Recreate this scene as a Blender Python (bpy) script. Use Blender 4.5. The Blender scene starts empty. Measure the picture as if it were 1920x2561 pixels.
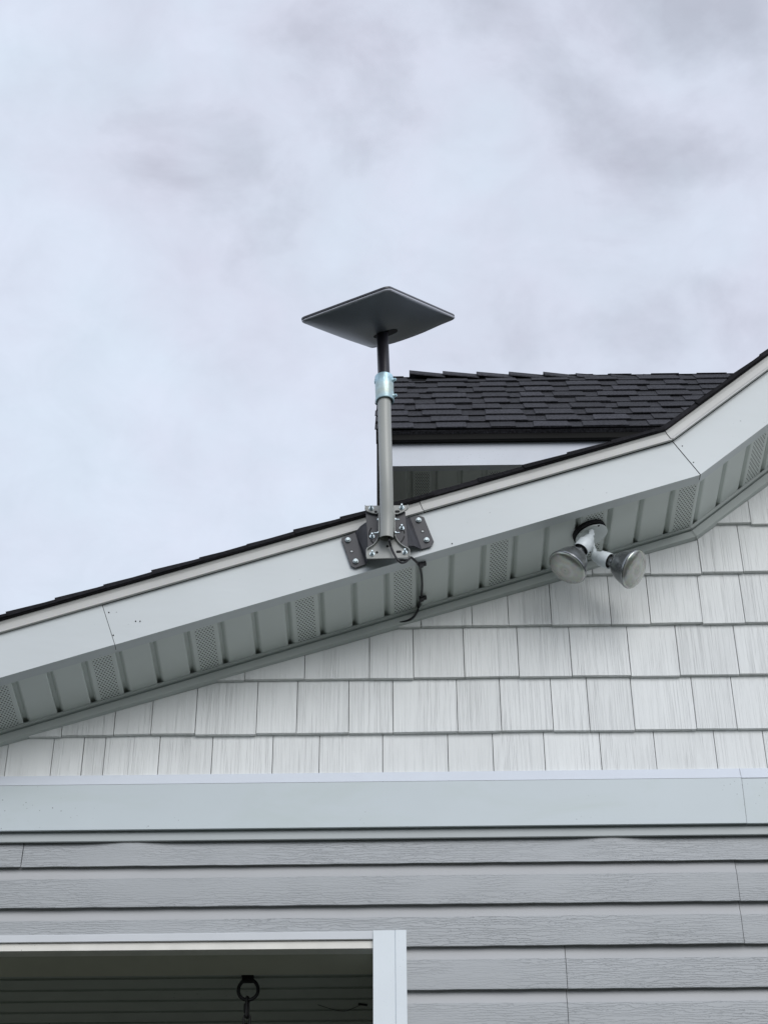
import bpy, math, random
from mathutils import Vector, Matrix
R = math.radians
random.seed(7)
# ------------------------------------------------------------------ camera
W0, H0, F = 1920.0, 2561.0, 5200.0
PITCH, YAW, ROLL = R(36.2), R(0.55), R(-0.35)
CAM = Vector((0, 0, 1.6))
sc = bpy.context.scene
C = sc.collection
cd = bpy.data.cameras.new('camera'); cam = bpy.data.objects.new('camera', cd); C.objects.link(cam)
cd.sensor_fit = 'VERTICAL'; cd.sensor_height = 36; cd.lens = F / H0 * 36
cd.clip_start = 0.05; cd.clip_end = 2000
ROT = (Matrix.Rotation(YAW, 3, 'Z') @ Matrix.Rotation(R(90) + PITCH, 3, 'X') @ Matrix.Rotation(ROLL, 3, 'Z'))
cam.matrix_world = Matrix.Translation(CAM) @ ROT.to_4x4()
sc.camera = cam
CX, CY, CZ = ROT.col[0].copy(), ROT.col[1].copy(), ROT.col[2].copy()
# ------------------------------------------------------------------ world, sun, exposure
SUN_EL, SUN_AZ = R(27), R(158)          # high soft light from behind the viewer
SKY_GAIN = 8.35
wd = bpy.data.worlds.new('World'); sc.world = wd; wd.use_nodes = True
nt = wd.node_tree; nt.nodes.clear()
def N(t, k, **kw):
    n = t.nodes.new(k)
    for a, b in kw.items(): setattr(n, a, b)
    return n
wo = N(nt, 'ShaderNodeOutputWorld'); bg = N(nt, 'ShaderNodeBackground'); bg.inputs[1].default_value = 0.1
sky = N(nt, 'ShaderNodeTexSky', sky_type='NISHITA', sun_disc=False); sky.sun_elevation = SUN_EL; sky.sun_rotation = SUN_AZ
tc = N(nt, 'ShaderNodeTexCoord')
mp = N(nt, 'ShaderNodeMapping'); mp.inputs['Scale'].default_value = (1.0, 1.0, 1.35); mp.inputs['Location'].default_value = (7.9, 3.1, 5.5)
mp.inputs['Rotation'].default_value = (0, R(14), 0)
n1 = N(nt, 'ShaderNodeTexNoise'); n1.inputs['Scale'].default_value = 10.5; n1.inputs['Detail'].default_value = 10; n1.inputs['Roughness'].default_value = .56; n1.inputs['Distortion'].default_value = .25
n2 = N(nt, 'ShaderNodeTexNoise'); n2.inputs['Scale'].default_value = 3.6; n2.inputs['Detail'].default_value = 3
mx = N(nt, 'ShaderNodeMath', operation='MULTIPLY_ADD'); mx.inputs[1].default_value = .55
sep = N(nt, 'ShaderNodeSeparateXYZ')
el = N(nt, 'ShaderNodeMapRange'); el.inputs[1].default_value = .58; el.inputs[2].default_value = .80; el.inputs[3].default_value = -.05; el.inputs[4].default_value = .035
ad = N(nt, 'ShaderNodeMath', operation='ADD')
rp = N(nt, 'ShaderNodeValToRGB')
rp.color_ramp.elements[0].position = .72; rp.color_ramp.elements[0].color = (.675, .742, .85, 1)
rp.color_ramp.elements[1].position = 1.0; rp.color_ramp.elements[1].color = (.49, .515, .60, 1)
e = rp.color_ramp.elements.new(.87); e.color = (.645, .685, .79, 1)
sca = N(nt, 'ShaderNodeVectorMath', operation='SCALE'); sca.inputs['Scale'].default_value = SKY_GAIN
mixs = N(nt, 'ShaderNodeMix', data_type='RGBA'); mixs.inputs[0].default_value = .97
L = nt.links.new
L(tc.outputs['Generated'], mp.inputs[0]); L(mp.outputs[0], n1.inputs['Vector']); L(mp.outputs[0], n2.inputs['Vector'])
L(n1.outputs[0], mx.inputs[0]); L(n2.outputs[0], mx.inputs[2])
L(tc.outputs['Generated'], sep.inputs[0]); L(sep.outputs[2], el.inputs[0])
L(mx.outputs[0], ad.inputs[0]); L(el.outputs[0], ad.inputs[1]); L(ad.outputs[0], rp.inputs[0])
n3 = N(nt, 'ShaderNodeTexNoise'); n3.inputs['Scale'].default_value = 24; n3.inputs['Detail'].default_value = 9; n3.inputs['Roughness'].default_value = .6; n3.inputs['Distortion'].default_value = .4
n4 = N(nt, 'ShaderNodeTexNoise'); n4.inputs['Scale'].default_value = 13; n4.inputs['Detail'].default_value = 6; n4.inputs['Roughness'].default_value = .55
L(mp.outputs[0], n3.inputs['Vector']); L(mp.outputs[0], n4.inputs['Vector'])
m3 = N(nt, 'ShaderNodeMapRange'); m3.inputs[1].default_value = .3; m3.inputs[2].default_value = .7; m3.inputs[3].default_value = .955; m3.inputs[4].default_value = 1.045
m4 = N(nt, 'ShaderNodeMapRange'); m4.inputs[1].default_value = .38; m4.inputs[2].default_value = .62
hue = N(nt, 'ShaderNodeMix', data_type='RGBA'); hue.inputs[6].default_value = (.980, .966, .985, 1); hue.inputs[7].default_value = (.955, .972, .983, 1)
v3 = N(nt, 'ShaderNodeVectorMath', operation='SCALE'); v4 = N(nt, 'ShaderNodeVectorMath', operation='MULTIPLY')
L(n3.outputs[0], m3.inputs[0]); L(n4.outputs[0], m4.inputs[0]); L(m4.outputs[0], hue.inputs[0])
L(rp.outputs[0], v3.inputs[0]); L(m3.outputs[0], v3.inputs['Scale']); L(v3.outputs[0], v4.inputs[0]); L(hue.outputs[2], v4.inputs[1]); L(v4.outputs[0], sca.inputs[0]); L(sky.outputs[0], mixs.inputs[6]); L(sca.outputs[0], mixs.inputs[7])
L(mixs.outputs[2], bg.inputs[0]); L(bg.outputs[0], wo.inputs[0])
sd = bpy.data.lights.new('sun', 'SUN'); sd.energy = 1.25; sd.angle = R(45); sd.color = (1, .985, .96)
so = bpy.data.objects.new('sun', sd); C.objects.link(so)
sdir = Vector((math.sin(SUN_AZ) * math.cos(SUN_EL), math.cos(SUN_AZ) * math.cos(SUN_EL), math.sin(SUN_EL)))
so.rotation_euler = sdir.to_track_quat('Z', 'Y').to_euler()
sc.view_settings.view_transform = 'Standard'; sc.view_settings.look = 'None'
sc.view_settings.exposure = 0.40; sc.view_settings.gamma = 1
# ------------------------------------------------------------------ pixel -> point on a real plane
def ray(px, py): return (CX * (px - W0 / 2) + CY * (H0 / 2 - py) - CZ * F).normalized()
def P(px, py, Y):
    d = ray(px, py); return CAM + d * ((Y - CAM.y) / d.y)
def PPl(px, py, p0, n):
    d = ray(px, py); return CAM + d * ((p0 - CAM).dot(n) / d.dot(n))
# ------------------------------------------------------------------ materials
def mat(name, col, rough=.5, metal=0, var=.0, vscale=8, bump=0, bscale=(60, 60, 60), bdist=.001, spec=.5,
        grain=None, speck=None, tint=False, perf=None, coat=0, stain=None):
    m = bpy.data.materials.new(name); m.use_nodes = True; t = m.node_tree; b = t.nodes['Principled BSDF']
    b.inputs['Roughness'].default_value = rough; b.inputs['Metallic'].default_value = metal
    b.inputs['Specular IOR Level'].default_value = spec; b.inputs['Coat Weight'].default_value = coat
    l = t.links.new; o = N(t, 'ShaderNodeTexCoord').outputs['Object']
    rgb = N(t, 'ShaderNodeRGB'); rgb.outputs[0].default_value = (*col, 1); c = rgb.outputs[0]
    def mult(c, fac):
        x = N(t, 'ShaderNodeVectorMath', operation='SCALE'); l(c, x.inputs[0]); l(fac, x.inputs['Scale']); return x.outputs[0]
    def noise(scale, vec=(1, 1, 1), det=4, rgh=.55, dist=0, off=None):
        q = N(t, 'ShaderNodeMapping'); q.inputs['Scale'].default_value = vec; l(off if off else o, q.inputs[0])
        n = N(t, 'ShaderNodeTexNoise'); n.inputs['Scale'].default_value = scale; n.inputs['Detail'].default_value = det
        n.inputs['Roughness'].default_value = rgh; n.inputs['Distortion'].default_value = dist; l(q.outputs[0], n.inputs['Vector']); return n.outputs[0]
    def rng(v, a, b_, c_, d):
        x = N(t, 'ShaderNodeMapRange'); l(v, x.inputs[0])
        for i, k in enumerate((a, b_, c_, d)): x.inputs[i + 1].default_value = k
        return x.outputs[0]
    if tint:
        at = N(t, 'ShaderNodeAttribute', attribute_name='tint'); c = mult(c, rng(at.outputs['Fac'], 0, 1, 1 - tint, 1 + tint))
        # shift the texture from piece to piece
        sh = N(t, 'ShaderNodeVectorMath', operation='MULTIPLY_ADD'); l(at.outputs['Color'], sh.inputs[0])
        sh.inputs[1].default_value = (0, 0, 37.0); l(o, sh.inputs[2]); ocoord = sh.outputs[0]
    else: ocoord = o
    if var: c = mult(c, rng(noise(vscale), .3, .7, 1 - var, 1 + var))
    hs = []
    if bump: hs.append((noise(1, bscale, 3), bdist * bump))
    if grain == 'v':          # pressed cedar grain, upright
        g1 = noise(1, (430, 20, 1.6), 3, .75, .05, ocoord); g2 = noise(1, (95, 20, .8), 2, .6, .05, ocoord); g3 = noise(1, (14, 9, 1.2), 2, .5, 0, ocoord)
        ln = rng(g1, .54, .64, 0, 1); ln2 = rng(g2, .60, .64, 0, 1); msk = rng(g3, .36, .62, .45, 1)
        a = N(t, 'ShaderNodeMath', operation='MAXIMUM'); l(ln, a.inputs[0]); l(ln2, a.inputs[1])
        a2 = N(t, 'ShaderNodeMath', operation='MULTIPLY'); l(a.outputs[0], a2.inputs[0]); l(msk, a2.inputs[1])
        c = mult(c, rng(a2.outputs[0], 0, 1, 1.0, .95)); inv = rng(a2.outputs[0], 0, 1, 1, 0); hs.append((inv, .0007))
    if grain == 'h':          # pressed wood grain, lying: long wavy ridges
        q = N(t, 'ShaderNodeMapping'); q.inputs['Scale'].default_value = (.19, .19, 1); l(o, q.inputs[0])
        def wave(sc2, dist, ds, det):
            w = N(t, 'ShaderNodeTexWave', wave_type='BANDS', bands_direction='Z'); w.inputs['Scale'].default_value = sc2; w.inputs['Distortion'].default_value = dist
            w.inputs['Detail'].default_value = det; w.inputs['Detail Scale'].default_value = ds; w.inputs['Detail Roughness'].default_value = .62; l(q.outputs[0], w.inputs['Vector']); return w.outputs['Fac']
        g1 = wave(40, 13, 1.6, 4); g3 = noise(1, (3, 3, 9), 2, .5)
        ln = rng(g1, .70, .97, 0, 1); msk = rng(g3, .34, .62, .25, 1)
        a2 = N(t, 'ShaderNodeMath', operation='MULTIPLY'); l(ln, a2.inputs[0]); l(msk, a2.inputs[1])
        c = mult(c, rng(a2.outputs[0], 0, 1, 1.0, .98)); hs.append((rng(a2.outputs[0], 0, 1, 1, 0), .0009)); hs.append((noise(1, (3, 3, 14), 2), .0012))
    if speck:                 # small scattered dirt specks
        sc_, th, dk = speck
        v = N(t, 'ShaderNodeTexVoronoi', feature='F1'); v.inputs['Scale'].default_value = sc_; l(o, v.inputs['Vector'])
        patch = rng(noise(3.1, det=2), .52, .64, 0, 1); d = rng(v.outputs['Distance'], th * .6, th, 1, 0)
        a = N(t, 'ShaderNodeMath', operation='MULTIPLY'); l(d, a.inputs[0]); l(patch, a.inputs[1])
        c = mult(c, rng(a.outputs[0], 0, 1, 1, dk))
    if stain:
        s_ = rng(noise(2.3, (1, 1, 2.2), 6, .6, .5), .52, .70, 0, 1)
        mm = N(t, 'ShaderNodeMix', data_type='RGBA'); l(s_, mm.inputs[0]); l(c, mm.inputs[6]); mm.inputs[7].default_value = (*stain, 1); c = mm.outputs[2]
    if perf:                  # punched vent holes, staggered grid on the panel's own UV (metres)
        uvn = N(t, 'ShaderNodeUVMap'); sp = N(t, 'ShaderNodeSeparateXYZ'); l(uvn.outputs[0], sp.inputs[0])
        pu, pv, rad = perf
        def cell(ou, ov):
            r = []
            for axis, per, of in ((0, pu, ou), (1, pv, ov)):
                a = N(t, 'ShaderNodeMath', operation='MULTIPLY_ADD'); l(sp.outputs[axis], a.inputs[0]); a.inputs[1].default_value = 1 / per; a.inputs[2].default_value = of
                f = N(t, 'ShaderNodeMath', operation='FRACT'); l(a.outputs[0], f.inputs[0])
                s2 = N(t, 'ShaderNodeMath', operation='MULTIPLY_ADD'); l(f.outputs[0], s2.inputs[0]); s2.inputs[1].default_value = per; s2.inputs[2].default_value = -per / 2
                q = N(t, 'ShaderNodeMath', operation='MULTIPLY'); l(s2.outputs[0], q.inputs[0]); l(s2.outputs[0], q.inputs[1]); r.append(q.outputs[0])
            s3 = N(t, 'ShaderNodeMath', operation='ADD'); l(r[0], s3.inputs[0]); l(r[1], s3.inputs[1]); return s3.outputs[0]
        mn = N(t, 'ShaderNodeMath', operation='MINIMUM'); l(cell(0, 0), mn.inputs[0]); l(cell(.5, .5), mn.inputs[1])
        hole = N(t, 'ShaderNodeMath', operation='LESS_THAN'); l(mn.outputs[0], hole.inputs[0]); hole.inputs[1].default_value = rad * rad
        mm = N(t, 'ShaderNodeMix', data_type='RGBA'); l(hole.outputs[0], mm.inputs[0]); l(c, mm.inputs[6]); mm.inputs[7].default_value = (.006, .006, .006, 1); c = mm.outputs[2]
    l(c, b.inputs['Base Color'])
    nrm = None
    for h, d in hs:
        bn = N(t, 'ShaderNodeBump'); bn.inputs['Strength'].default_value = 1; bn.inputs['Distance'].default_value = d; l(h, bn.inputs['Height'])
        if nrm: l(nrm, bn.inputs['Normal'])
        nrm = bn.outputs[0]
    if nrm: l(nrm, b.inputs['Normal'])
    return m
M = {}
M['fascia'] = mat('fascia_aluminium', (.59, .625, .63), .42, var=.06, vscale=1.1, speck=(38, .10, .6), bump=1, bscale=(3, 3, 11), bdist=.003)
M['drip'] = mat('drip_edge_aluminium', (.52, .52, .50), .4, var=.05, vscale=5)
M['soffit'] = mat('soffit_vinyl', (.65, .69, .66), .5, var=.03, vscale=5)
M['vent'] = mat('vented_soffit_vinyl', (.65, .69, .66), .5, var=.03, vscale=5, perf=(.0100, .0200, .0027))
M['channel'] = mat('soffit_channel_vinyl', (.50, .535, .515), .5, var=.04, vscale=6)
M['shake'] = mat('shake_siding', (.765, .78, .77), .62, grain='v', tint=.035, var=.03, vscale=3, spec=.35)
M['band'] = mat('band_aluminium', (.54, .597, .618), .42, var=.03, vscale=2.5, speck=(60, .13, .35), stain=(.51, .57, .57))
M['flash'] = mat('band_flashing_aluminium', (.66, .70, .76), .45, var=.02)
M['siding'] = mat('lap_siding_grained', (.39, .405, .415), .5, grain='h', var=.03, vscale=3, spec=.45)
M['siding_s'] = mat('lap_siding_smooth_lit', (.45, .455, .46), .5, var=.03, vscale=4, spec=.45)  # same paint as the grained face, painted lighter for its upward tilt
M['jtrim'] = mat('siding_channel', (.42, .45, .45), .5, var=.03)
M['white'] = mat('white_trim', (.70, .75, .78), .45, var=.02, speck=(90, .10, .5))
M['casing'] = mat('head_casing_vinyl', (.58, .60, .62), .5, var=.03)
M['cream'] = mat('cream_track', (.72, .70, .64), .5, var=.06, vscale=14, speck=(70, .14, .4))
M['beam'] = mat('beam_wrap', (.50, .49, .40), .55, var=.04)
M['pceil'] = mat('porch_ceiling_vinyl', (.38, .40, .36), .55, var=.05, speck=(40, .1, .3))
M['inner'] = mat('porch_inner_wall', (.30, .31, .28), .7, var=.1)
M['sheath'] = mat('sheathing', (.10, .10, .10), .8)
M['dark'] = mat('dark_edge', (.005, .005, .005), .9, spec=.1)
M['shingle'] = mat('asphalt_shingle', (.028, .0278, .033), .85, tint=.45, var=.85, vscale=120, bump=1, bscale=(420, 420, 420), bdist=.0012, spec=.3)
M['shingle_edge'] = mat('rake_shingle', (.016, .0155, .018), .9, tint=.25, var=.3, vscale=90, bump=1, bscale=(200, 200, 200), bdist=.0015, spec=.2)
M['wfascia'] = mat('wing_fascia_metal', (.62, .65, .70), .5, var=.05, vscale=5, speck=(75, .2, .80), stain=(.56, .59, .68))
M['wdrip'] = mat('bronze_drip_edge', (.006, .006, .0055), .75, spec=.2)
M['dish'] = mat('dish_shell_plastic', (.205, .225, .26), .42, spec=.6, var=.03, vscale=10)
M['rim'] = mat('dish_rim_highlight', (.52, .53, .58), .35)  # light grey paints the bevel highlight along the dish edge
M['face'] = mat('dish_face_shaded', (.06, .06, .07), .4)  # white plate coloured dark, its edge shadow put into the colour
M['mast'] = mat('mast_coated_steel', (.022, .020, .027), .38, spec=.5)
M['pipe'] = mat('pipe_painted_steel', (.36, .37, .345), .36, spec=.6, var=.02)
M['zinc'] = mat('zinc_plated_steel', (.46, .66, .75), .36, .4, var=.30, vscale=38, bump=1, bscale=(160, 160, 60), bdist=.0006, stain=(.62, .62, .48))
M['bracket'] = mat('bracket_painted_steel', (.34, .35, .335), .38, spec=.5, var=.04)
M['plate'] = mat('black_plate_steel', (.040, .040, .046), .42, var=.08, vscale=30, spec=.5)
M['bolt'] = mat('bolt_zinc', (.50, .58, .62), .36, .8)
M['bolt_head'] = mat('bolt_head_zinc', (.58, .66, .68), .4, .3)
M['hole'] = mat('hole_dark', (.008, .008, .009), .8)
M['cable'] = mat('cable_rubber', (.014, .014, .017), .45)
M['lampw'] = mat('lamp_holder_metal', (.66, .71, .73), .35, var=.05, vscale=60, speck=(150, .1, .25))
M['plate_w'] = mat('cover_plate_metal', (.56, .60, .59), .4, var=.05, vscale=30)
M['gasket'] = mat('gasket_foam', (.012, .012, .014), .9)
M['bulbm'] = mat('bulb_aluminised_glass', (.27, .28, .285), .24, .85, var=.12, vscale=30)
M['iron'] = mat('chain_iron', (.012, .012, .012), .5, .3)
M['grass'] = mat('lawn', (.050, .058, .042), .95, var=.4, vscale=3)
def lens_mat():
    m = bpy.data.materials.new('bulb_lens_glass'); m.use_nodes = True; t = m.node_tree; b = t.nodes['Principled BSDF']; l = t.links.new
    b.inputs['Roughness'].default_value = .2; b.inputs['Metallic'].default_value = .55
    uvn = N(t, 'ShaderNodeUVMap'); g = N(t, 'ShaderNodeTexGradient', gradient_type='SPHERICAL')
    n = N(t, 'ShaderNodeTexNoise'); n.inputs['Scale'].default_value = 4; l(uvn.outputs[0], n.inputs['Vector'])
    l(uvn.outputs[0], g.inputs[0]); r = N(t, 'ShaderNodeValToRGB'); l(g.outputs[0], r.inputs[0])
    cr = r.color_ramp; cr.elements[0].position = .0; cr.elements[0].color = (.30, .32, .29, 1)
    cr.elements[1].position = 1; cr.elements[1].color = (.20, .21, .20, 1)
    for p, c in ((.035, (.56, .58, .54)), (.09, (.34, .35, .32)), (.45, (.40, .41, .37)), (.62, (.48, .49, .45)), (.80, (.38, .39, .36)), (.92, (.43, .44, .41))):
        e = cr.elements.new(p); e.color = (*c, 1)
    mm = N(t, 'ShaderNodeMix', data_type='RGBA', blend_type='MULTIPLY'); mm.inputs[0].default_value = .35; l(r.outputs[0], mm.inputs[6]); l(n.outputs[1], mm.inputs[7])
    l(mm.outputs[2], b.inputs['Base Color'])
    v = N(t, 'ShaderNodeTexVoronoi'); v.inputs['Scale'].default_value = 9; l(uvn.outputs[0], v.inputs['Vector'])
    bn = N(t, 'ShaderNodeBump'); bn.inputs['Distance'].default_value = .0006; bn.inputs['Strength'].default_value = .5; l(v.outputs['Distance'], bn.inputs['Height']); l(bn.outputs[0], b.inputs['Normal'])
    b.inputs['Coat Weight'].default_value = 1; b.inputs['Coat Roughness'].default_value = .08
    return m
M['lens'] = lens_mat()
# ------------------------------------------------------------------ mesh helpers
def empty(name, loc, label, cat, group=None):
    o = bpy.data.objects.new(name, None); C.objects.link(o); o.location = loc; o['label'] = label; o['category'] = cat
    if group: o['group'] = group
    o.empty_display_size = .05
    return o
ORG = {}
class MB:
    def __init__(s): s.v = []; s.f = []; s.mi = []; s.uv = {}; s.t = []; s.tint = 0.5
    def add(s, vs, fs, mi=0, uvs=None):
        b = len(s.v); s.v += [Vector(v) for v in vs]; s.t += [s.tint] * len(vs)
        for k, f in enumerate(fs):
            if uvs: s.uv[len(s.f)] = [uvs[i] for i in f]
            s.f.append([b + i for i in f]); s.mi.append(mi)
        return s
    def box(s, lo, hi, mi=0):
        x0, y0, z0 = lo; x1, y1, z1 = hi
        return s.hexa([(x0, y0, z0), (x1, y0, z0), (x1, y1, z0), (x0, y1, z0), (x0, y0, z1), (x1, y0, z1), (x1, y1, z1), (x0, y1, z1)], mi)
    def hexa(s, v, mi=0): return s.add(v, [(0, 3, 2, 1), (4, 5, 6, 7), (0, 1, 5, 4), (1, 2, 6, 5), (2, 3, 7, 6), (3, 0, 4, 7)], mi)
    def prism(s, poly, d, mi=0):     # polygon (3D) pushed by vector d
        n = len(poly); a = [Vector(p) for p in poly]; b = [p + Vector(d) for p in a]
        return s.add(a + b, [tuple(range(n)), tuple(range(2 * n - 1, n - 1, -1))] + [(i, i + n, (i + 1) % n + n, (i + 1) % n) for i in range(n)], mi)
    def lathe(s, o, d, prof, seg=32, mi=0, cap0=True, cap1=True, ref=None, arc=None):
        d = Vector(d).normalized(); a = (Vector(ref) if ref else (Vector((0, 0, 1)) if abs(d.z) < .9 else Vector((1, 0, 0)))); u = (a - d * a.dot(d)).normalized(); w = d.cross(u)
        o = Vector(o); vs = []
        for r, t in prof:
            for k in range(seg):
                q = 2 * math.pi * k / seg; vs.append(o + d * t + (u * math.cos(q) + w * math.sin(q)) * r)
        fs = []
        for i in range(len(prof) - 1):
            for k in range(seg):
                k2 = (k + 1) % seg; fs.append((i * seg + k, i * seg + k2, (i + 1) * seg + k2, (i + 1) * seg + k))
        if cap0: fs.append(tuple(range(seg - 1, -1, -1)))
        if cap1: fs.append(tuple((len(prof) - 1) * seg + k for k in range(seg)))
        return s.add(vs, fs, mi)
    def cyl(s, a, b, r, seg=20, mi=0, r2=None):
        a = Vector(a); b = Vector(b); return s.lathe(a, b - a, [(r, 0), (r2 if r2 else r, (b - a).length)], seg, mi)
    def tube(s, pts, r, seg=12, mi=0, closed=False, caps=True):
        pts = [Vector(p) for p in pts]; n = len(pts); vs = []; up = None
        for i, p in enumerate(pts):
            if closed: t = (pts[(i + 1) % n] - pts[i - 1]).normalized()
            else: t = (pts[min(i + 1, n - 1)] - pts[max(i - 1, 0)]).normalized()
            if up is None: up = Vector((0, 0, 1)) if abs(t.z) < .9 else Vector((1, 0, 0))
            up = (up - t * up.dot(t)).normalized(); w = t.cross(up)
            rr = r[i] if isinstance(r, (list, tuple)) else r
            for k in range(seg):
                q = 2 * math.pi * k / seg; vs.append(p + (up * math.cos(q) + w * math.sin(q)) * rr)
        fs = []
        for i in range(n if closed else n - 1):
            for k in range(seg):
                k2 = (k + 1) % seg; j = (i + 1) % n; fs.append((i * seg + k, i * seg + k2, j * seg + k2, j * seg + k))
        if not closed and caps: fs += [tuple(range(seg - 1, -1, -1)), tuple((n - 1) * seg + k for k in range(seg))]
        return s.add(vs, fs, mi)
    def build(s, name, mats, parent=None, smooth=False, bevel=0, kind=None, label=None, cat=None):
        org = ORG.get(parent.name, Vector((0, 0, 0))) if parent else Vector((0, 0, 0))
        if parent and parent.type == 'EMPTY': org = parent.location.copy()
        me = bpy.data.meshes.new(name); me.from_pydata([tuple(v - org) for v in s.v], [], s.f)
        if not isinstance(mats, (list, tuple)): mats = [mats]
        for m in mats: me.materials.append(M[m])
        me.polygons.foreach_set('material_index', s.mi)
        if s.uv:
            ul = me.uv_layers.new(name='UVMap')
            for pi, uvs in s.uv.items():
                for li, q in zip(me.polygons[pi].loop_indices, uvs): ul.data[li].uv = q
        ca = me.attributes.new('tint', 'FLOAT', 'POINT'); ca.data.foreach_set('value', s.t)
        import bmesh
        bm = bmesh.new(); bm.from_mesh(me); bmesh.ops.recalc_face_normals(bm, faces=bm.faces); bm.to_mesh(me); bm.free()
        o = bpy.data.objects.new(name, me); C.objects.link(o)
        if smooth:
            me.polygons.foreach_set('use_smooth', [True] * len(me.polygons)); me.set_sharp_from_angle(angle=R(38))
        if bevel:
            b = o.modifiers.new('bevel', 'BEVEL'); b.width = bevel; b.segments = 2; b.limit_method = 'ANGLE'; b.angle_limit = R(40)
        if parent: o.parent = parent; ORG[o.name] = org
        if kind: o['kind'] = kind
        if label: o['label'] = label
        if cat: o['category'] = cat
        return o
def spline(pts, n=8):
    pts = [Vector(p) for p in pts]; out = []
    for i in range(len(pts) - 1):
        p0 = pts[max(i - 1, 0)]; p1 = pts[i]; p2 = pts[i + 1]; p3 = pts[min(i + 2, len(pts) - 1)]
        for k in range(n):
            t = k / n; out.append(.5 * ((2 * p1) + (p2 - p0) * t + (2 * p0 - 5 * p1 + 4 * p2 - p3) * t * t + (3 * p1 - p0 - 3 * p2 + p3) * t ** 3))
    return out + [pts[-1]]
# ------------------------------------------------------------------ ground
g = MB(); g.add([(-60, -80, 0), (60, -80, 0), (60, 60, 0), (-60, 60, 0)], [(0, 1, 2, 3)])
g.build('ground', 'grass', kind='structure')
house = empty('house', (0, 5.3, 0), 'pale grey sided house with white rake trim and dark shingle roof', 'house')
# ------------------------------------------------------------------ rake geometry (X, Z in the plane of the fascia)
YF = 4.95; YW = 5.25
def xz(p): return Vector((p.x, p.z))
K = xz(P(1749.5, 1186.4, YF)); A0 = xz(P(0, 1695, YF)); B0 = xz(P(1920, 1058, YF))
d1 = (K - A0).normalized(); d2 = (B0 - K).normalized(); m1 = Vector((-d1.y, d1.x)); m2 = Vector((-d2.y, d2.x))
SA = A0 - d1 * 1.2; SB = B0 + d2 * 1.1
mit = (m1 + m2) / (1 + m1.dot(m2))
def off(pt, o):     # pt: 'A','K','B'
    return {'A': SA + m1 * o, 'K': K + mit * o, 'B': SB + m2 * o}[pt]
def rake_z(x, o=0):
    a = off('K', o)
    return a.y + (x - a.x) * (d1.y / d1.x if x < a.x else d2.y / d2.x)
def strip(mb, prof, p, q, op=0, mi=0, rev=None):   # prof [(Y, offset)], between named points
    for (a, b) in zip(prof[:-1], prof[1:]):
        pa, pb = off(p, a[1]), off(p, b[1]); qa, qb = off(q, a[1]), off(q, b[1])
        mb.add([(pa.x, a[0], pa.y), (qa.x, a[0], qa.y), (qb.x, b[0], qb.y), (pb.x, b[0], pb.y)], [(0, 1, 2, 3)], mi)
def seg_strip(mb, prof, base, d, m, s0, s1, mi=0):
    for (a, b) in zip(prof[:-1], prof[1:]):
        q = []
        for (s_, k) in ((s0, a), (s1, a), (s1, b), (s0, b)):
            w = base + d * s_ + m * k[1]; q.append((w.x, k[0], w.y))
        mb.add(q, [(0, 1, 2, 3)], mi)
FH = .1405   # fascia height
lenA = (K - SA).length
s_seam = (xz(P(271, 1562, YF)) - SA).dot(d1)
fprof = [(YF + .040, -.0015), (YF, -.0015), (YF, FH), (YF + .02, FH)]
mb = MB(); seg_strip(mb, [(y - .0016 if i in (1, 2) else y, o) for i, (y, o) in enumerate(fprof)], SA, d1, m1, 0, s_seam)
f1 = mb.build('fascia_board', 'fascia', house)
mb = MB()
for (a, b) in zip(fprof[:-1], fprof[1:]):
    p0 = SA + d1 * (s_seam + .0016) + m1 * a[1]; p1 = SA + d1 * (s_seam + .0016) + m1 * b[1]; k0 = off('K', a[1]) - d1 * .0012; k1 = off('K', b[1]) - d1 * .0012
    mb.add([(p0.x, a[0], p0.y), (k0.x, a[0], k0.y), (k1.x, b[0], k1.y), (p1.x, b[0], p1.y)], [(0, 1, 2, 3)])
f2 = mb.build('fascia_board', 'fascia', house)
mb = MB()
for (a, b) in zip(fprof[:-1], fprof[1:]):
    k0 = off('K', a[1]) + d2 * .0012; k1 = off('K', b[1]) + d2 * .0012; q0 = off('B', a[1]); q1 = off('B', b[1])
    mb.add([(k0.x, a[0] - .001, k0.y), (q0.x, a[0] - .001, q0.y), (q1.x, b[0] - .001, q1.y), (k1.x, b[0] - .001, k1.y)], [(0, 1, 2, 3)])
f3 = mb.build('fascia_board', 'fascia', house)
for par, lst in ((f1, [(284, 1589)]), (f2, [(273, 1532), (340, 1554), (351, 1554), (1130, 1360)]), (f3, [(1705, 1116), (1733, 1157)])):
    for k, (x, y) in enumerate(lst):
        p = P(x, y, YF); n_ = MB(); n_.lathe(p + Vector((0, .001, 0)), (0, -1, 0), [(.0022 if k < 1 else .0015, 0), (.0019, .0028), (.001, .0035)], 10); n_.build('nail', 'hole', par)
# wood backing board behind the metal (keeps the sky from shining through the seams)
mb = MB(); 
for p, q in (('A', 'K'), ('K', 'B')):
    strip(mb, [(YF + .004, .001), (YF + .004, FH + .045), (YF + .03, FH + .045), (YF + .03, .001), (YF + .004, .001)], p, q)
mb.build('rake_board', 'dark', house)
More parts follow.
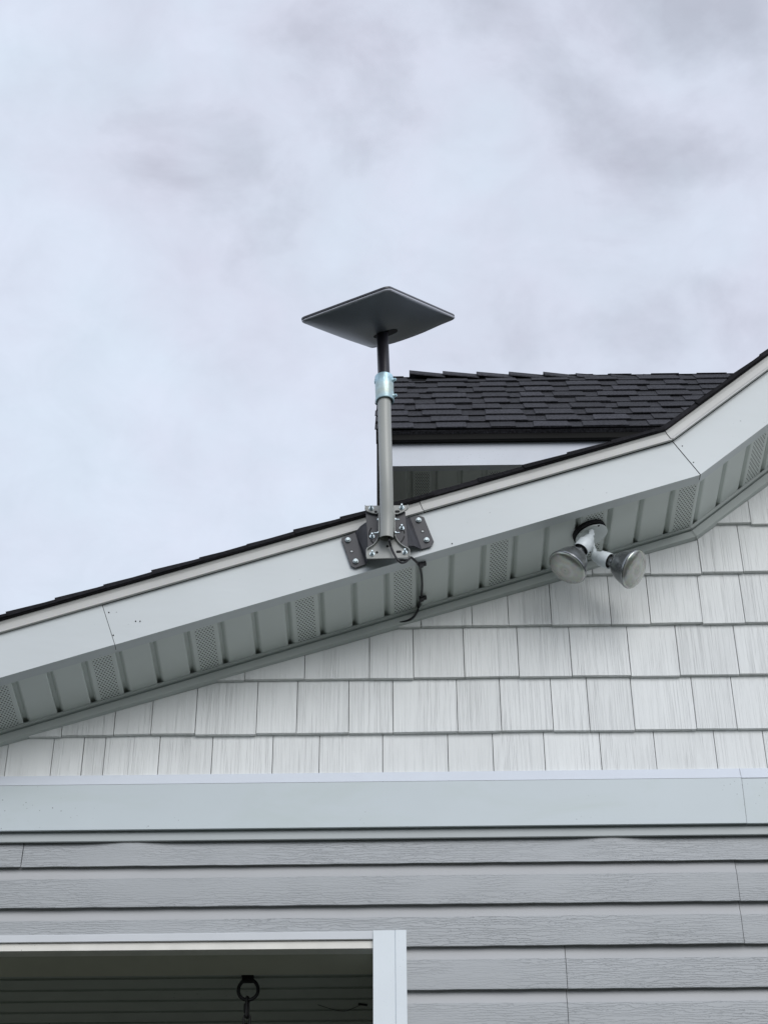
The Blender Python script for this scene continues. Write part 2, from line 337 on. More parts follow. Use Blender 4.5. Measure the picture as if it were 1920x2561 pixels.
# drip edge: upright leg with a kicked-out hem
dprof = [(YF + .01, FH + .040), (YF - .006, FH + .040), (YF - .0065, FH + .037), (YF - .003, FH + .030), (YF - .003, FH + .012), (YF - .007, FH + .005), (YF - .013, FH + .002), (YF - .013, FH - .0005), (YF - .004, FH - .0005)]
s_d = (xz(P(1050, 1262, YF)) - SA).dot(d1) 
mb = MB(); seg_strip(mb, dprof, SA, d1, m1, 0, s_d); mb.build('drip_edge', 'drip', house, smooth=True)
mb = MB()
for (a, b) in zip(dprof[:-1], dprof[1:]):
    p0 = SA + d1 * (s_d + .0016) + m1 * a[1]; p1 = SA + d1 * (s_d + .0016) + m1 * b[1]; k0 = off('K', a[1]) - d1 * .002; k1 = off('K', b[1]) - d1 * .002
    mb.add([(p0.x, a[0] - .0015, p0.y), (k0.x, a[0] - .0015, k0.y), (k1.x, b[0] - .0015, k1.y), (p1.x, b[0] - .0015, p1.y)], [(0, 1, 2, 3)])
mb.build('drip_edge', 'drip', house, smooth=True)
mb = MB()
for (a, b) in zip(dprof[:-1], dprof[1:]):
    k0 = off('K', a[1]); k1 = off('K', b[1]); q0 = off('B', a[1]); q1 = off('B', b[1])
    mb.add([(k0.x, a[0] - .003, k0.y), (q0.x, a[0] - .003, q0.y), (q1.x, b[0] - .003, q1.y), (k1.x, b[0] - .003, k1.y)], [(0, 1, 2, 3)])
mb.build('drip_edge', 'drip', house, smooth=True)
# main roof: every course a wedge slab, the step shows along the rake
YR0, YR1 = YF - .020, 7.6
mb = MB()
def roof_run(base, d, m, s0, s1, o):
    s_ = s0; i = 0
    while s_ < s1:
        e_ = min(s_ + .143, s1)
        lift = .0068 + random.uniform(-.0012, .002); y0 = YR0 + random.uniform(-.003, .004)
        mb.tint = random.random()
        pts = [base + d * (s_ + random.uniform(-.004, .004)) + m * o, base + d * (s_ - .002) + m * (o + .008 + lift), base + d * (e_ + .001) + m * (o + .0085), base + d * (e_ + .001) + m * o]
        mb.prism([(p.x, y0, p.y) for p in pts], (0, YR1 - y0, 0))
        s_ += .143; i += 1
O0 = FH + .041
roof_run(SA, d1, m1, -.02, (off('K', O0) - SA).dot(d1), O0)
kk = off('K', O0); roof_run(SB, d2, m2, -((SB - kk).dot(d2)) , .05, O0)
# under-layer
for p, q in (('A', 'K'), ('K', 'B')):
    a, b, c_, d_ = off(p, O0 - .002), off(q, O0 - .002), off(q, O0 + .013), off(p, O0 + .013)
    mb.tint = .3; mb.prism([(w.x, YR0 + .004, w.y) for w in (a, b, c_, d_)], (0, YR1 - YR0 - .01, 0))
# far gable slope on the right so that the roof closes
mb.prism([(SB.x, YR0, off('B', O0).y), (SB.x + 3.4, YR0, off('B', O0).y - 2.2), (SB.x + 3.4, YR0, off('B', O0).y - 2.17), (SB.x, YR0, off('B', O0).y + .03)], (0, YR1 - YR0, 0))
mb.build('roof', 'shingle_edge', house, label='dark shingle roof edge running up the rake')
# soffit
YS0, YS1 = YF + .038, YW - .004
GW = .019; GD = .0145; SO = .004
def groove_panel(s0, s1, us, period, at, ys, gw, gd, hw, lab_s, lab_v, zoff=0):
    """pans of a soffit, every pan of each third a part; at(s, w, y) -> point"""
    th = period / 3
    for k in range(int(math.floor((s0 - us) / th)) - 1, int(math.ceil((s1 - us) / th)) + 2):
        c = us + k * th; a = c - th / 2 + gw / 2; b = c + th / 2 - gw / 2; g2 = c + th / 2 + gw / 2
        if g2 <= s0 or a >= s1: continue
        pr = [(a, 0), (a + .004, -.0012), (b - .004, -.0012), (b, 0), (b + .0025, gd), (g2 - .0065, gd), (g2 - .0045, gd * .55), (g2, 0)]
        mb = MB(); vent = k % 3 == 0
        for j, (p, q) in enumerate(zip(pr[:-1], pr[1:])):
            pa, qa = max(p[0], s0), min(q[0], s1)
            if qa <= pa: continue
            ip = lambda s_: p[1] + (q[1] - p[1]) * (s_ - p[0]) / max(q[0] - p[0], 1e-9)
            if vent and j == 1:
                xs = [pa, max(pa, min(qa, c - hw)), max(pa, min(qa, c + hw)), qa]
                for z_, (xa, xb) in enumerate(zip(xs[:-1], xs[1:])):
                    if xb - xa < 1e-6: continue
                    yl = [ys[0], ys[0] + .012, ys[1]] if z_ == 1 else ys
                    for r_, (ya, yb) in enumerate(zip(yl[:-1], yl[1:])):
                        mb.add([at(xa, -.0012, ya), at(xb, -.0012, ya), at(xb, -.0012, yb), at(xa, -.0012, yb)], [(0, 1, 2, 3)], 1 if (z_ == 1 and r_ == 1) else 0,
                               [(xa - c, ya), (xb - c, ya), (xb - c, yb), (xa - c, yb)])
            else: mb.add([at(pa, ip(pa), ys[0]), at(qa, ip(qa), ys[0]), at(qa, ip(qa), ys[1]), at(pa, ip(pa), ys[1])], [(0, 1, 2, 3)])
        if mb.f: mb.build('vent_strip' if vent else 'soffit_panel', ['soffit', 'vent'], house, label=lab_v if vent else lab_s)
def soffit(base, d, m, s0, s1, us, period, name):
    def at(s_, w, y): q = base + d * s_ + m * (SO + w); return (q.x, y, q.y)
    groove_panel(s0, s1, us, period, at, [YS0, YS1], GW, GD, .0285, 'smooth solid panel of the rake soffit', 'perforated vent strip of the rake soffit')
pl1_n = Vector((m1.x, 0, m1.y)); pl2_n = Vector((m2.x, 0, m2.y)); Kp = Vector((K.x, YF, K.y))
def s1_of(px, py): p = PPl(px, py, Kp, pl1_n); return (xz(p) - SA).dot(d1)
def s2_of(px, py): p = PPl(px, py, Kp, pl2_n); return (xz(p) - K).dot(d2)
ua, ub = s1_of(264, 1685), s1_of(1712, 1268)
per = (ub - ua) / 6; print('soffit period', per)
soffit(SA, d1, m1, 0, lenA, ub, per, 'lower')
u2 = s2_of(1500 + .2533 * 1545, 850 + .2533 * 1150); print('u2', u2)
soffit(K, d2, m2, 0, (SB - K).length, u2, per, 'upper')
# soffit channel on the wall
cprof = [(YW - .030, .004), (YW - .030, -.0045), (YW - .012, -.0045), (YW - .012, -.0075), (YW - .020, -.0075), (YW - .0205, -.031), (YW - .010, -.034), (YW + .01, -.034)]
def offw(pt, o): return off(pt, o)
mb = MB(); strip(mb, cprof, 'A', 'K'); mb.build('soffit_channel', 'channel', house)
mb = MB(); strip(mb, [(y - .0015, o - .001) for y, o in cprof], 'K', 'B'); mb.build('soffit_channel', 'channel', house)
# ------------------------------------------------------------------ gable wall of pressed shakes
mb = MB()
XL, XR = SA.x, SB.x + .2
zs = [P(960, y, YW - .012).z for y in (1830, 1697, 1566.5, 1443, 1319)]
zp = (zs[-1] - zs[0]) / 4; z0 = zs[0]
rows = {
 -1: (1925, [15, 129, 205, 259, 396, 529, 681, 798, 957, 1121, 1234, 1363, 1504, 1641, 1793, 1917]),
 0: (1815, [158, 288, 380, 490, 642, 742, 872, 983, 1144, 1253, 1382, 1473, 1585, 1739, 1840]),
 1: (1688, [490, 614, 762, 924, 1034, 1161, 1297, 1429, 1576, 1699, 1847]),
 2: (1558, [905, 1053, 1180, 1271, 1378, 1527, 1625, 1755, 1861]),
 3: (1434, [1370, 1480, 1625, 1752, 1857]),
 4: (1312, [1760, 1876]),
 5: (1190, [1800, 1930]), 6: (1060, [1900, 2010])}
for r, (py, js) in rows.items():
    xs = [P(j, py, YW).x for j in js]
    x = xs[0]
    while x > XL: x -= random.uniform(.11, .19); xs.insert(0, x)
    x = xs[-1]
    while x < XR: x += random.uniform(.11, .19); xs.append(x)
    zb = z0 + r * zp; zt = zb + zp + .012
    for a, b in zip(xs[:-1], xs[1:]):
        a += .0011; b -= .0011; dz = random.uniform(-.003, .003); th = .0145 + random.uniform(-.0012, .0012); mb.tint = random.random()
        lim = lambda x_: rake_z(x_, .03)
        if lim(b) < zb: continue
        if lim(a) < zb + .001:
            while lim(a) < zb + .001: a += .004
        top = []
        n_ = 6
        for k in range(n_ + 1):
            xx = a + (b - a) * k / n_; top.append((xx, min(zt, lim(xx))))
        def yy(z, th=th): return YW - th * (1 - (z - zb) / (zp + .012)) + .002
        front = [(a, yy(zb + dz), zb + dz), (b, yy(zb + dz), zb + dz + random.uniform(-.0015, .0015))] + [(q[0], yy(q[1]), q[1]) for q in reversed(top)]
        nn = len(front); back = [(v[0], YW + .006, v[2]) for v in front]
        mb.add(front + back, [tuple(range(nn))] + [(i, i + nn, (i + 1) % nn + nn, (i + 1) % nn) for i in range(nn)])
mb.build('shake_wall', 'shake', house, label='light grey pressed shake siding of the gable')
# sheathing (closed wall behind the cladding) with the porch opening left out
ZH = P(500, 2372, YW).z     # top of the opening
XO = P(931, 2400, YW).x     # right side of the opening
XO0 = -2.3; ZO0 = ZH - 1.9
mb = MB()
poly = [(SA.x, rake_z(SA.x, .02)), (SA.x, ZH + .05), (XR, ZH + .05), (XR, rake_z(SB.x, .02)), (SB.x, rake_z(SB.x, .02)), (off('K', .02).x, off('K', .02).y)]
mb.prism([(x, YW + .008, z) for x, z in poly], (0, .10, 0))
mb.box((XO + .012, YW + .008, 0), (XR, YW + .108, ZH + .05)); mb.box((XO0, YW + .03, 0), (XO + .012, YW + .108, ZO0)); mb.box((SA.x - .8, YW + .03, 0), (XO0, YW + .108, ZH + .1))
mb.build('wall', 'sheath', house)
# ------------------------------------------------------------------ band board
zf0 = P(960, 1938, YW).z; zb1 = P(960, 1956, YW - .032).z; zb0 = P(960, 2068, YW - .032).z
xs_ = P(1860, 2010, YW - .032).x
def bandpiece(x0, x1, dy, dzb=0):
    mb = MB(); Y = YW - .032 - dy
    pr = [(YW + .005, zf0 + .0), (YW - .017, zf0 - .001), (Y + .001, zb1 + .002)]
    fl = MB()
    for a, b in zip(pr[:-1], pr[1:]): fl.add([(x0, a[0], a[1]), (x1, a[0], a[1]), (x1, b[0], b[1]), (x0, b[0], b[1])], [(0, 1, 2, 3)])
    pr = [(Y + .001, zb1 + .001 - dzb), (Y - .001, zb1 - dzb), (Y, zb0), (Y + .004, zb0 - .0015), (Y + .005, zb0 + .02), (Y + .036, zb0 + .021)]
    for a, b in zip(pr[:-1], pr[1:]): mb.add([(x0, a[0], a[1]), (x1, a[0], a[1]), (x1, b[0], b[1]), (x0, b[0], b[1])], [(0, 1, 2, 3)])
    # side ends
    mb.add([(x1, Y, zb1 - dzb), (x1, Y, zb0), (x1, YW, zb0), (x1, YW, zb1 - dzb)], [(0, 1, 2, 3)])
    o = mb.build('band_board', 'band', house); fl.build('flashing', 'flash', o); return o
bandpiece(SA.x - .8, xs_, .0015); bandpiece(xs_ + .0012, XR, 0, .0012)
# channel below the band
zc1 = P(960, 2074, YW - .018).z; zc0 = P(960, 2096, YW - .018).z
mb = MB(); pr = [(YW - .018, zc1 + .028), (YW - .018, zc1 + .004), (YW - .019, zc0), (YW - .016, zc0 - .002), (YW - .0145, zc0 + .012), (YW + .008, zc0 + .013)]
for a, b in zip(pr[:-1], pr[1:]): mb.add([(SA.x - .8, a[0], a[1]), (XR, a[0], a[1]), (XR, b[0], b[1]), (SA.x - .8, b[0], b[1])], [(0, 1, 2, 3)])
mb.build('siding_channel', 'jtrim', house)
# ------------------------------------------------------------------ dutch-lap siding
zu = [P(1300, y, YW - .01).z for y in (2157, 2260, 2365, 2475)]
pitch = (zu[0] - zu[3]) / 3; print('siding pitch', pitch)
seams = {0: [(60, 2130)], 1: [(1843, 2210)], 2: [(1853, 2310)], 3: [(1415, 2420)], 4: [(1419, 2530)]}
bul = [P(x, 2110, YW).x for x in (325, 1523)]
mb = MB()
NS = 140
for c in range(0, 26):
    zt = zu[0] + pitch - c * pitch; zb = zt - pitch
    if zb < 0.2: break
    xl, xr = SA.x - .8, XR
    cuts = [P(px, py, YW).x for px, py in seams.get(c, [])]
    if c > 4: cuts = [random.uniform(.2, 1.2)]
    xs = [xl] + cuts + [xr]
    for pi in range(len(xs) - 1):
        x0, x1 = xs[pi], xs[pi + 1] - (.0016 if pi < len(xs) - 2 else 0); bo = .0018 if pi % 2 == 0 else 0
        if zt < ZH + .06 and zb < ZH + .03:
            if x1 < XO: continue
            x0 = max(x0, XO + .02)
        prof = [(.001, .011, 0), (.003, -.006, 0), (.0055, -.018, 0), (.0105, -.032, 0), (.0135, -.037, 0), (.0195, -pitch + .003, 1), (.0190, -pitch, 1), (.0165, -pitch - .0008, 1), (.0110, -pitch + .011, 1), (.0, -pitch + .013, 1)]
        if c == 0: prof = [(.0, -.045, 0), (.0115, -.046, 1), (.0125, -.055, 1), (.0185, -pitch + .003, 1), (.0190, -pitch, 1), (.0165, -pitch - .0008, 1), (.0140, -pitch + .011, 1), (.0, -pitch + .013, 1)]
        n_ = max(2, int((x1 - x0) / .04)); vs = []
        for k in range(n_ + 1):
            x = x0 + (x1 - x0) * k / n_
            wob = .0004 * math.sin(x * 6 + c * 2.1) + .0002 * math.sin(x * 23 + c)
            for j, (dd, dz, _) in enumerate(prof):
                dd2 = dd + wob
                dzz = dz
                if c == 0 and j in (0, 1, 2):
                    bb = sum(math.exp(-((x - q) / .075) ** 2) for q in bul); dd2 += .004 * bb - .009 * (1 - min(bb, 1)) * (1 if j < 2 else .5); dzz += .035 if j < 2 else 0
                if j in (len(prof) - 4, len(prof) - 3): dzz += .0004 * math.sin(x * 31 + c * 3) + .0003 * math.sin(x * 57)
                vs.append((x, YW + .004 - dd2 - bo, zt + dzz))
        npf = len(prof)
        for k in range(n_):
            for j in range(npf - 1):
                q = [vs[k * npf + j], vs[(k + 1) * npf + j], vs[(k + 1) * npf + j + 1], vs[k * npf + j + 1]]
                mb.add(q, [(0, 1, 2, 3)], prof[j + 1][2] if j < 4 or c == 0 else 0 if j < 4 else 1)
sid = mb.build('lap_siding', ['siding_s', 'siding'], house, label='grey dutch lap siding with pressed wood grain')
import bmesh
bm = bmesh.new(); bm.from_mesh(sid.data); bmesh.ops.remove_doubles(bm, verts=bm.verts, dist=.00002); bmesh.ops.recalc_face_normals(bm, faces=bm.faces); bm.to_mesh(sid.data); bm.free()
sid.data.polygons.foreach_set('use_smooth', [True] * len(sid.data.polygons)); sid.data.set_sharp_from_angle(angle=R(25))
# ------------------------------------------------------------------ opening trim, beam, porch
YT = YW - .034
t0 = P(931, 2327, YT); t1 = P(1016, 2325, YT); gx = P(988, 2400, YT).x; X0t = P(933, 2440, YT).x; X1t = P(1017, 2440, YT).x
mb = MB(); zt = t0.z
pr = [(X0t, YW + .10), (X0t, YT), (gx - .0015, YT), (gx, YT + .002), (gx + .0015, YT - .001), (X1t - .001, YT - .001), (X1t, YT), (X1t, YW + .005)]
for a, b in zip(pr[:-1], pr[1:]): mb.add([(a[0], a[1], ZO0), (b[0], b[1], ZO0), (b[0], b[1], zt), (a[0], a[1], zt)], [(0, 1, 2, 3)])
mb.add([(a, b, zt) for a, b in pr], [tuple(range(len(pr)))])
mb.build('side_casing', 'white', house)
# head casing (drops a little to the left as in the house)
def hp(y0, y1, Y, x=(0, 931)):
    a = P(x[0], y0, Y); b = P(x[1], y1, Y); s_ = (b.z - a.z) / (b.x - a.x); return lambda X: a.z + (X - a.x) * s_
YH = YW - .030
h_top = hp(2339, 2328, YH); h_bot = hp(2357, 2348, YH); c_top = hp(2361, 2353, YW - .0235); c_bot = hp(2379, 2371.5, YW - .0235)
def wedge(mb, X0, X1, prof, mi=0):       # prof list of (Y, zfunc, dz)
    for a, b in zip(prof[:-1], prof[1:]):
        mb.add([(X0, a[0], a[1](X0) + a[2]), (X1, a[0], a[1](X1) + a[2]), (X1, b[0], b[1](X1) + b[2]), (X0, b[0], b[1](X0) + b[2])], [(0, 1, 2, 3)], mi)
XT = X0t - .0005
mb = MB(); wedge(mb, XO0, XT, [(YW, h_top, 0), (YH + .001, h_top, 0), (YH, h_top, -.003), (YH - .0005, h_bot, .0), (YH + .004, h_bot, -.0012), (YH + .005, h_bot, .006)]); mb.build('head_casing', 'casing', house)
mb = MB(); wedge(mb, XO0, XT, [(YW - .020, c_top, .004), (YW - .0225, c_top, 0), (YW - .0235, c_bot, 0), (YW - .018, c_bot, -.001), (YW + .012, c_bot, -.0005)]); mb.build('screen_track', 'cream', house)
YB = P(500, 2431, 5.4); YB = CAM.y + (YB - CAM).y * ((ZH - CAM.z) / (YB - CAM).z) 
mb = MB(); wedge(mb, XO0 - .5, X0t + .0, [(YW + .012, c_bot, .002), (YW + .15, c_bot, .002), (YW + .152, c_bot, .03)]); mb.build('beam', 'beam', house)
# ceiling planks running along the front
mb = MB(); zc = ZH + .012; y = YW + .150; pw = .079
while y < YW + 2.6:
    pr = [(y, zc + .014), (y + .001, zc), (y + pw - .014, zc), (y + pw - .013, zc + .014), (y + pw, zc + .014)]
    for a, b in zip(pr[:-1], pr[1:]): mb.add([(XO0 - .5, a[0], a[1]), (XO + .3, a[0], a[1]), (XO + .3, b[0], b[1]), (XO0 - .5, b[0], b[1])], [(0, 1, 2, 3)])
    y += pw
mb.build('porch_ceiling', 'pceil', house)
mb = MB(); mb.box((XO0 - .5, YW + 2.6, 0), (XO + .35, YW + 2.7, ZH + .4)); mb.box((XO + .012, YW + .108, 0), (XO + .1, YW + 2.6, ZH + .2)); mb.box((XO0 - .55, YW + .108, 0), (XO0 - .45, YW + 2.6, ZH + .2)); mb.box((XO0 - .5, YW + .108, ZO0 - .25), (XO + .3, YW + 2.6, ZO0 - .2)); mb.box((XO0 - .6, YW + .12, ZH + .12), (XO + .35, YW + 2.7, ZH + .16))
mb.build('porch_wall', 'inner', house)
# ------------------------------------------------------------------ rear wing: roof, eave, soffit
YE = 6.75
zE1 = P(1300, 1099, YE).z; zE0 = P(1300, 1162, YE).z
xw0 = P(943, 1100, YE).x; XWR = 3.2
mb = MB(); mb.add([(xw0, YE, zE0), (XWR, YE, zE0), (XWR, YE, zE1 + .02), (xw0, YE, zE1 + .02)], [(0, 1, 2, 3)])
mb.add([(xw0, YE, zE0), (XWR, YE, zE0), (XWR, YE + .035, zE0), (xw0, YE + .035, zE0)], [(0, 1, 2, 3)]); mb.build('fascia_board', 'wfascia', house, label='bluish white eave board of the wing behind')
YD = YE - .03
zd0 = P(1300, 1098, YD).z; zd1 = P(1300, 1077, YD).z
mb = MB(); pr = [(YE + .0, zd0 + .006), (YD + .004, zd0), (YD, zd0 + .003), (YD, zd0 + .02), (YD - .008, zd1 + .012), (YE, zd1 + .02)]
for a, b in zip(pr[:-1], pr[1:]): mb.add([(xw0 - .004, a[0], a[1]), (XWR, a[0], a[1]), (XWR, b[0], b[1]), (xw0 - .004, b[0], b[1])], [(0, 1, 2, 3)])
mb.build('drip_edge', 'wdrip', house, label='dark bronze drip edge of the wing behind')
# end board (seen nearly edge-on, left of the pipe), near-black for the rake underside's shade
xe = P(946, 1200, YE + .1).x
mb = MB(); mb.box((xe - .005, YE - .002, zE0 - .5), (xe + .004, YE + .5, zE1 + .03)); mb.build('shade_end_board', 'wdrip', house)
# soffit of the wing
c1 = P(900 + .3016 * 515, 1210, YE); c1x = CAM.x + (c1.x - CAM.x) * 1.0; 
def wx(px, py): p = PPl(px, py, Vector((0, YE, zE0)), Vector((0, 0, 1))); return p.x
v0, v1 = wx(1055.3, 1200), wx(1242.3, 1190); wper = v1 - v0; print('wing soffit period', wper)
groove_panel(xe + .004, 2.6, v0, wper, lambda s_, w, y: (s_, y, zE0 + .002 + w), [YE + .036, YE + .46], .024, .012, .030, 'shaded solid soffit panel of the wing behind', 'shaded perforated vent strip of the wing behind')
mb = MB(); mb.box((xe + .01, YE + .462, zE0 - 1.2), (XWR, YE + .6, zE0 + .3)); mb.build('wall', 'inner', house, label='wall of the wing behind the rake')
# laminated shingles of the wing
AR = R(49.3); su = Vector((0, math.cos(AR), math.sin(AR))); sn = Vector((0, -math.sin(AR), math.cos(AR)))
e0 = P(1300, 1076, YD - .012); org = Vector((0, e0.y, e0.z)); EX = .143; NC = 10; TOPS = NC * EX - .140
xr0 = P(938, 1030, YD).x
mb = MB()
def slab(x0, x1, s0, s1, n0, n1, thk, sk0=0, sk1=0, wob=0):
    nseg = max(1, int((x1 - x0) / .07)); 
    for q in range(nseg):
        fa, fb = q / nseg, (q + 1) / nseg
        vs = []
        for (x, sk) in ((x0 + (x1 - x0) * fa, sk0 if q == 0 else 0), (x0 + (x1 - x0) * fb, sk1 if q == nseg - 1 else 0)):
            w = .0018 * math.sin(x * 7 + s0 * 40) + .0012 * math.sin(x * 17 + s0 * 23)
            lo = org + su * (s0 + w); hi = org + su * s1
            vs.append([Vector((x + sk, 0, 0)) + lo + sn * n0, Vector((x, 0, 0)) + hi + sn * n1, Vector((x, 0, 0)) + hi + sn * (n1 + thk), Vector((x + sk, 0, 0)) + lo + sn * (n0 + thk)])
        a, b = vs
        mb.hexa([a[0], b[0], b[1], a[1], a[3], b[3], b[2], a[2]])
for c in range(NC):
    s0 = c * EX; x = xr0 + random.uniform(-.006, .006); mb.tint = random.uniform(.2, .45)
    top_s = min(s0 + EX + .02, NC * EX - .12)
    slab(x, XWR, s0, min(s0 + EX + .03, TOPS), .010, .002, .004)
    x += random.uniform(-.05, .02); first = True
    while x < XWR:
        w_ = random.uniform(.09, .19); mb.tint = random.uniform(.3, 1.0)
        xa = max(x, xr0 + random.uniform(-.006, .004))
        if x + w_ > xa + .02: slab(xa, x + w_, s0 - .001 + random.uniform(-.002, .002), min(s0 + EX + .01, TOPS), .0142, .0062, .0042, random.uniform(-.012, .003) if xa == x else 0, random.uniform(-.003, .012))
        x += w_ + random.uniform(.045, .11)
RT = NC * EX - .128
bk = org + su * 0; mb.tint = .4
mb.prism([Vector((xr0 + .004, 0, 0)) + org - sn * .012, Vector((xr0 + .004, 0, 0)) + org + sn * .004, Vector((xr0 + .004, 0, 0)) + org + su * RT + sn * .004, Vector((xr0 + .004, 0, 0)) + org + su * RT - sn * .012 + Vector((0, .02, 0))], (XWR - xr0 - .01, 0, 0))
# back slope
top = org + su * (RT + .01)
mb.prism([Vector((xr0, top.y, top.z)), Vector((xr0, top.y + 1.4, top.z - 1.5)), Vector((xr0, top.y + 1.4, top.z - 1.55)), Vector((xr0, top.y - .04, top.z - .08))], (XWR - xr0, 0, 0))
wroof = mb.build('roof', 'shingle', house, label='dark laminated shingle roof of the wing behind')
# ridge vent and caps
v = MB(); rx0 = P(1029, 940, top.y).x; ry = top.y
zl = P(1029, 925, ry).z - .040; zr = P(1825, 937, ry).z - .036
def rz(x, l, r_): return l + (r_ - l) * (x - rx0) / (P(1825, 945, ry).x - rx0)
ze = rz(XWR, zl, zr)
A_ = [(-.10, -.150), (-.10, -.112), (0, -.004), (.10, -.1), (.10, -.16)]
va = [Vector((rx0, ry + y, zl + z)) for y, z in A_]; vb = [Vector((XWR, ry + y, ze + z)) for y, z in A_]
v.add(va + vb, [(0, 1, 2, 3, 4), (9, 8, 7, 6, 5)] + [(i, (i + 1) % 5, (i + 1) % 5 + 5, i + 5) for i in range(5)])
v.build('ridge_vent', 'dark', wroof)
cp = MB(); x = rx0 - .012; CL = .158
while x < XWR - .2:
    cp.tint = random.uniform(.3, 1)
    lf = .020 + random.uniform(-.003, .004); a0, a1 = x + random.uniform(-.004, .004), x + CL + .01
    za, zb_ = rz(a0, zl, zr) + lf, rz(a1, zl, zr) + .003
    for (Xa, Xb) in ((a0, a1),):
        A = [(ry - .066, -.062), (ry - .012, .000), (ry, .010), (ry + .012, .000), (ry + .125, -.126)]
        for p, q in zip(A[:-1], A[1:]):
            cp.hexa([(Xa, p[0], za + p[1]), (Xb, p[0], zb_ + p[1]), (Xb, q[0], zb_ + q[1]), (Xa, q[0], za + q[1]), (Xa, p[0], za + p[1] + .006), (Xb, p[0], zb_ + p[1] + .006), (Xb, q[0], zb_ + q[1] + .006), (Xa, q[0], za + q[1] + .006)])
    x += CL
cp.build('ridge_cap', 'shingle', wroof)
# ------------------------------------------------------------------ dish on its mount
def c2(x, y, Y): return P(820 + .181 * x, 1220 + .181 * y, Y)
YP = YF - .0085; YC = YF - .052; YBk = YF - .060
dish = empty('satellite_dish', c2(810, 700, YP), 'flat dark grey rectangular satellite dish on a bent pipe bolted to the fascia', 'satellite dish')
# base plate: two tabs on the fascia, folded out to a centre plate
def plate_face(mb, pts, Ys, th=.003):
    q = [c2(x, y, Y) for (x, y), Y in zip(pts, Ys)]; mb.prism(q, (0, th, 0))
mb = MB()
plate_face(mb, [(200, 688), (375, 612), (430, 770), (525, 1056), (375, 1108), (315, 1080), (185, 705)], [YP] * 7)
plate_face(mb, [(375, 612), (448, 528), (530, 470), (560, 985), (525, 1056)], [YP, YP - .018, YC, YC, YP])
plate_face(mb, [(520, 322), (1068, 330), (1070, 404), (1108, 800), (1112, 955), (560, 985), (530, 470)], [YC] * 7)
plate_face(mb, [(1070, 404), (1130, 410), (1290, 848), (1190, 800), (1108, 795)], [YC, YP, YP, YP - .018, YC])
plate_face(mb, [(1130, 410), (1255, 383), (1325, 405), (1462, 745), (1420, 812), (1290, 848)], [YP] * 6)
bp = mb.build('base_plate', 'plate', dish, bevel=.0008)
def disc(par, name, m, x, y, Y, r, t=.0015, sx=1, seg=20, rot=0):
    q = MB(); c = c2(x, y, Y); pts = []
    for k in range(seg):
        a = 2 * math.pi * k / seg; vx = math.cos(a) * r; vz = math.sin(a) * r
        if sx > 1: vx += (sx - 1) * r * (1 if vx > 0 else -1)
        pts.append(c + Vector((vx * math.cos(rot) - vz * math.sin(rot), 0, vx * math.sin(rot) + vz * math.cos(rot))))
    q.prism(pts, (0, t, 0)); return q.build(name, m, par)
# arc slots in the centre plate
for a0, a1 in ((150, 200), (206, 238), (-42, -8), (2, 42)):
    pts = []
    cc = c2(812, 640, YC - .001)
    for k in range(9):
        a = R(a0 + (a1 - a0) * k / 8); pts.append(cc + Vector((math.cos(a) * .051, 0, math.sin(a) * .047)))
    q = MB()
    for k in range(8):
        a, b = pts[k], pts[k + 1]; t_ = (b - a).normalized(); n_ = Vector((-t_.z, 0, t_.x)) * .0016
        q.add([a - n_, b - n_, b + n_, a + n_], [(0, 1, 2, 3)])
    q.build('slot', 'hole', bp)
for x, y in ((328, 878), (1308, 600)):
    disc(bp, 'bolt_hole', 'fascia', x, y, YP - .0012, .0036); 
    q = MB(); c = c2(x, y, YP - .0014); q.lathe(c, (0, -1, 0), [(.0040, 0), (.0044, .0002), (.0044, .0008), (.0036, .0008), (.0036, 0)], 20, cap0=False, cap1=False); q.build('hole_rim', 'hole', bp)
def hexbolt(par, x, y, Y, r=.0062, h=.006, washer=True, name='bolt'):
    c = c2(x, y, Y); q = MB()
    if washer: q.lathe(c, (0, -1, 0), [(r * 1.18, -.001), (r * 1.18, .0014)], 24)
    q.lathe(c, (0, -1, 0), [(r, .0014), (r, h * .8), (r * .85, h)], 6, ref=(random.uniform(-.3, .3), 0, 1)); q.build(name, 'bolt_head', par, bevel=.0004)
for x, y in ((277, 720), (383, 1014), (1252, 446), (1362, 720)): hexbolt(bp, x, y, YP - .003, .0068, .0065)
def stud(par, x, y, Y, ln=.016):
    c = c2(x, y, Y); q = MB(); dn = Vector((0, -1, 0))
    q.lathe(c, dn, [(.0072, -.001), (.0072, .0013)], 24)
    q.lathe(c, dn, [(.0056, .0013), (.0056, .0062), (.0048, .0068)], 6, ref=(random.uniform(-.4, .4), 0, 1))
    q.lathe(c, dn, [(.0029, .006), (.0029, ln), (.0024, ln + .001)], 14); q.build('stud', 'bolt', par, smooth=True)
# bracket: waisted plate with rims bent forward
half = [(-290, 250), (-290, 292), (-255, 318), (-180, 345), (-128, 352), (-98, 330)]
def mir(l): return [(-x, y) for x, y in l]
Lside = [(515, 246), (516, 298), (545, 322), (610, 345), (672, 356), (700, 340), (712, 326)]
Lcurve = [(712, 326), (706, 380), (706, 500), (706, 640), (694, 705), (668, 760), (630, 803), (585, 832), (548, 850), (533, 875)]
Lbot = [(533, 875), (534, 978)]
Rbot = [(1126, 964), (1126, 880)]
Rcurve = [(1126, 880), (1105, 852), (1060, 832), (1010, 800), (968, 758), (936, 705), (918, 640), (910, 500), (910, 380), (906, 326)]
Rside = [(906, 326), (920, 352), (950, 362), (1010, 340), (1075, 306), (1101, 290), (1101, 240)]
mb = MB()
topp = [(515, 246)] + Lside[1:] + Rside + []
mb.prism([c2(x, y, YBk) for x, y in Lside + Rside[1:]], (0, .003, 0))
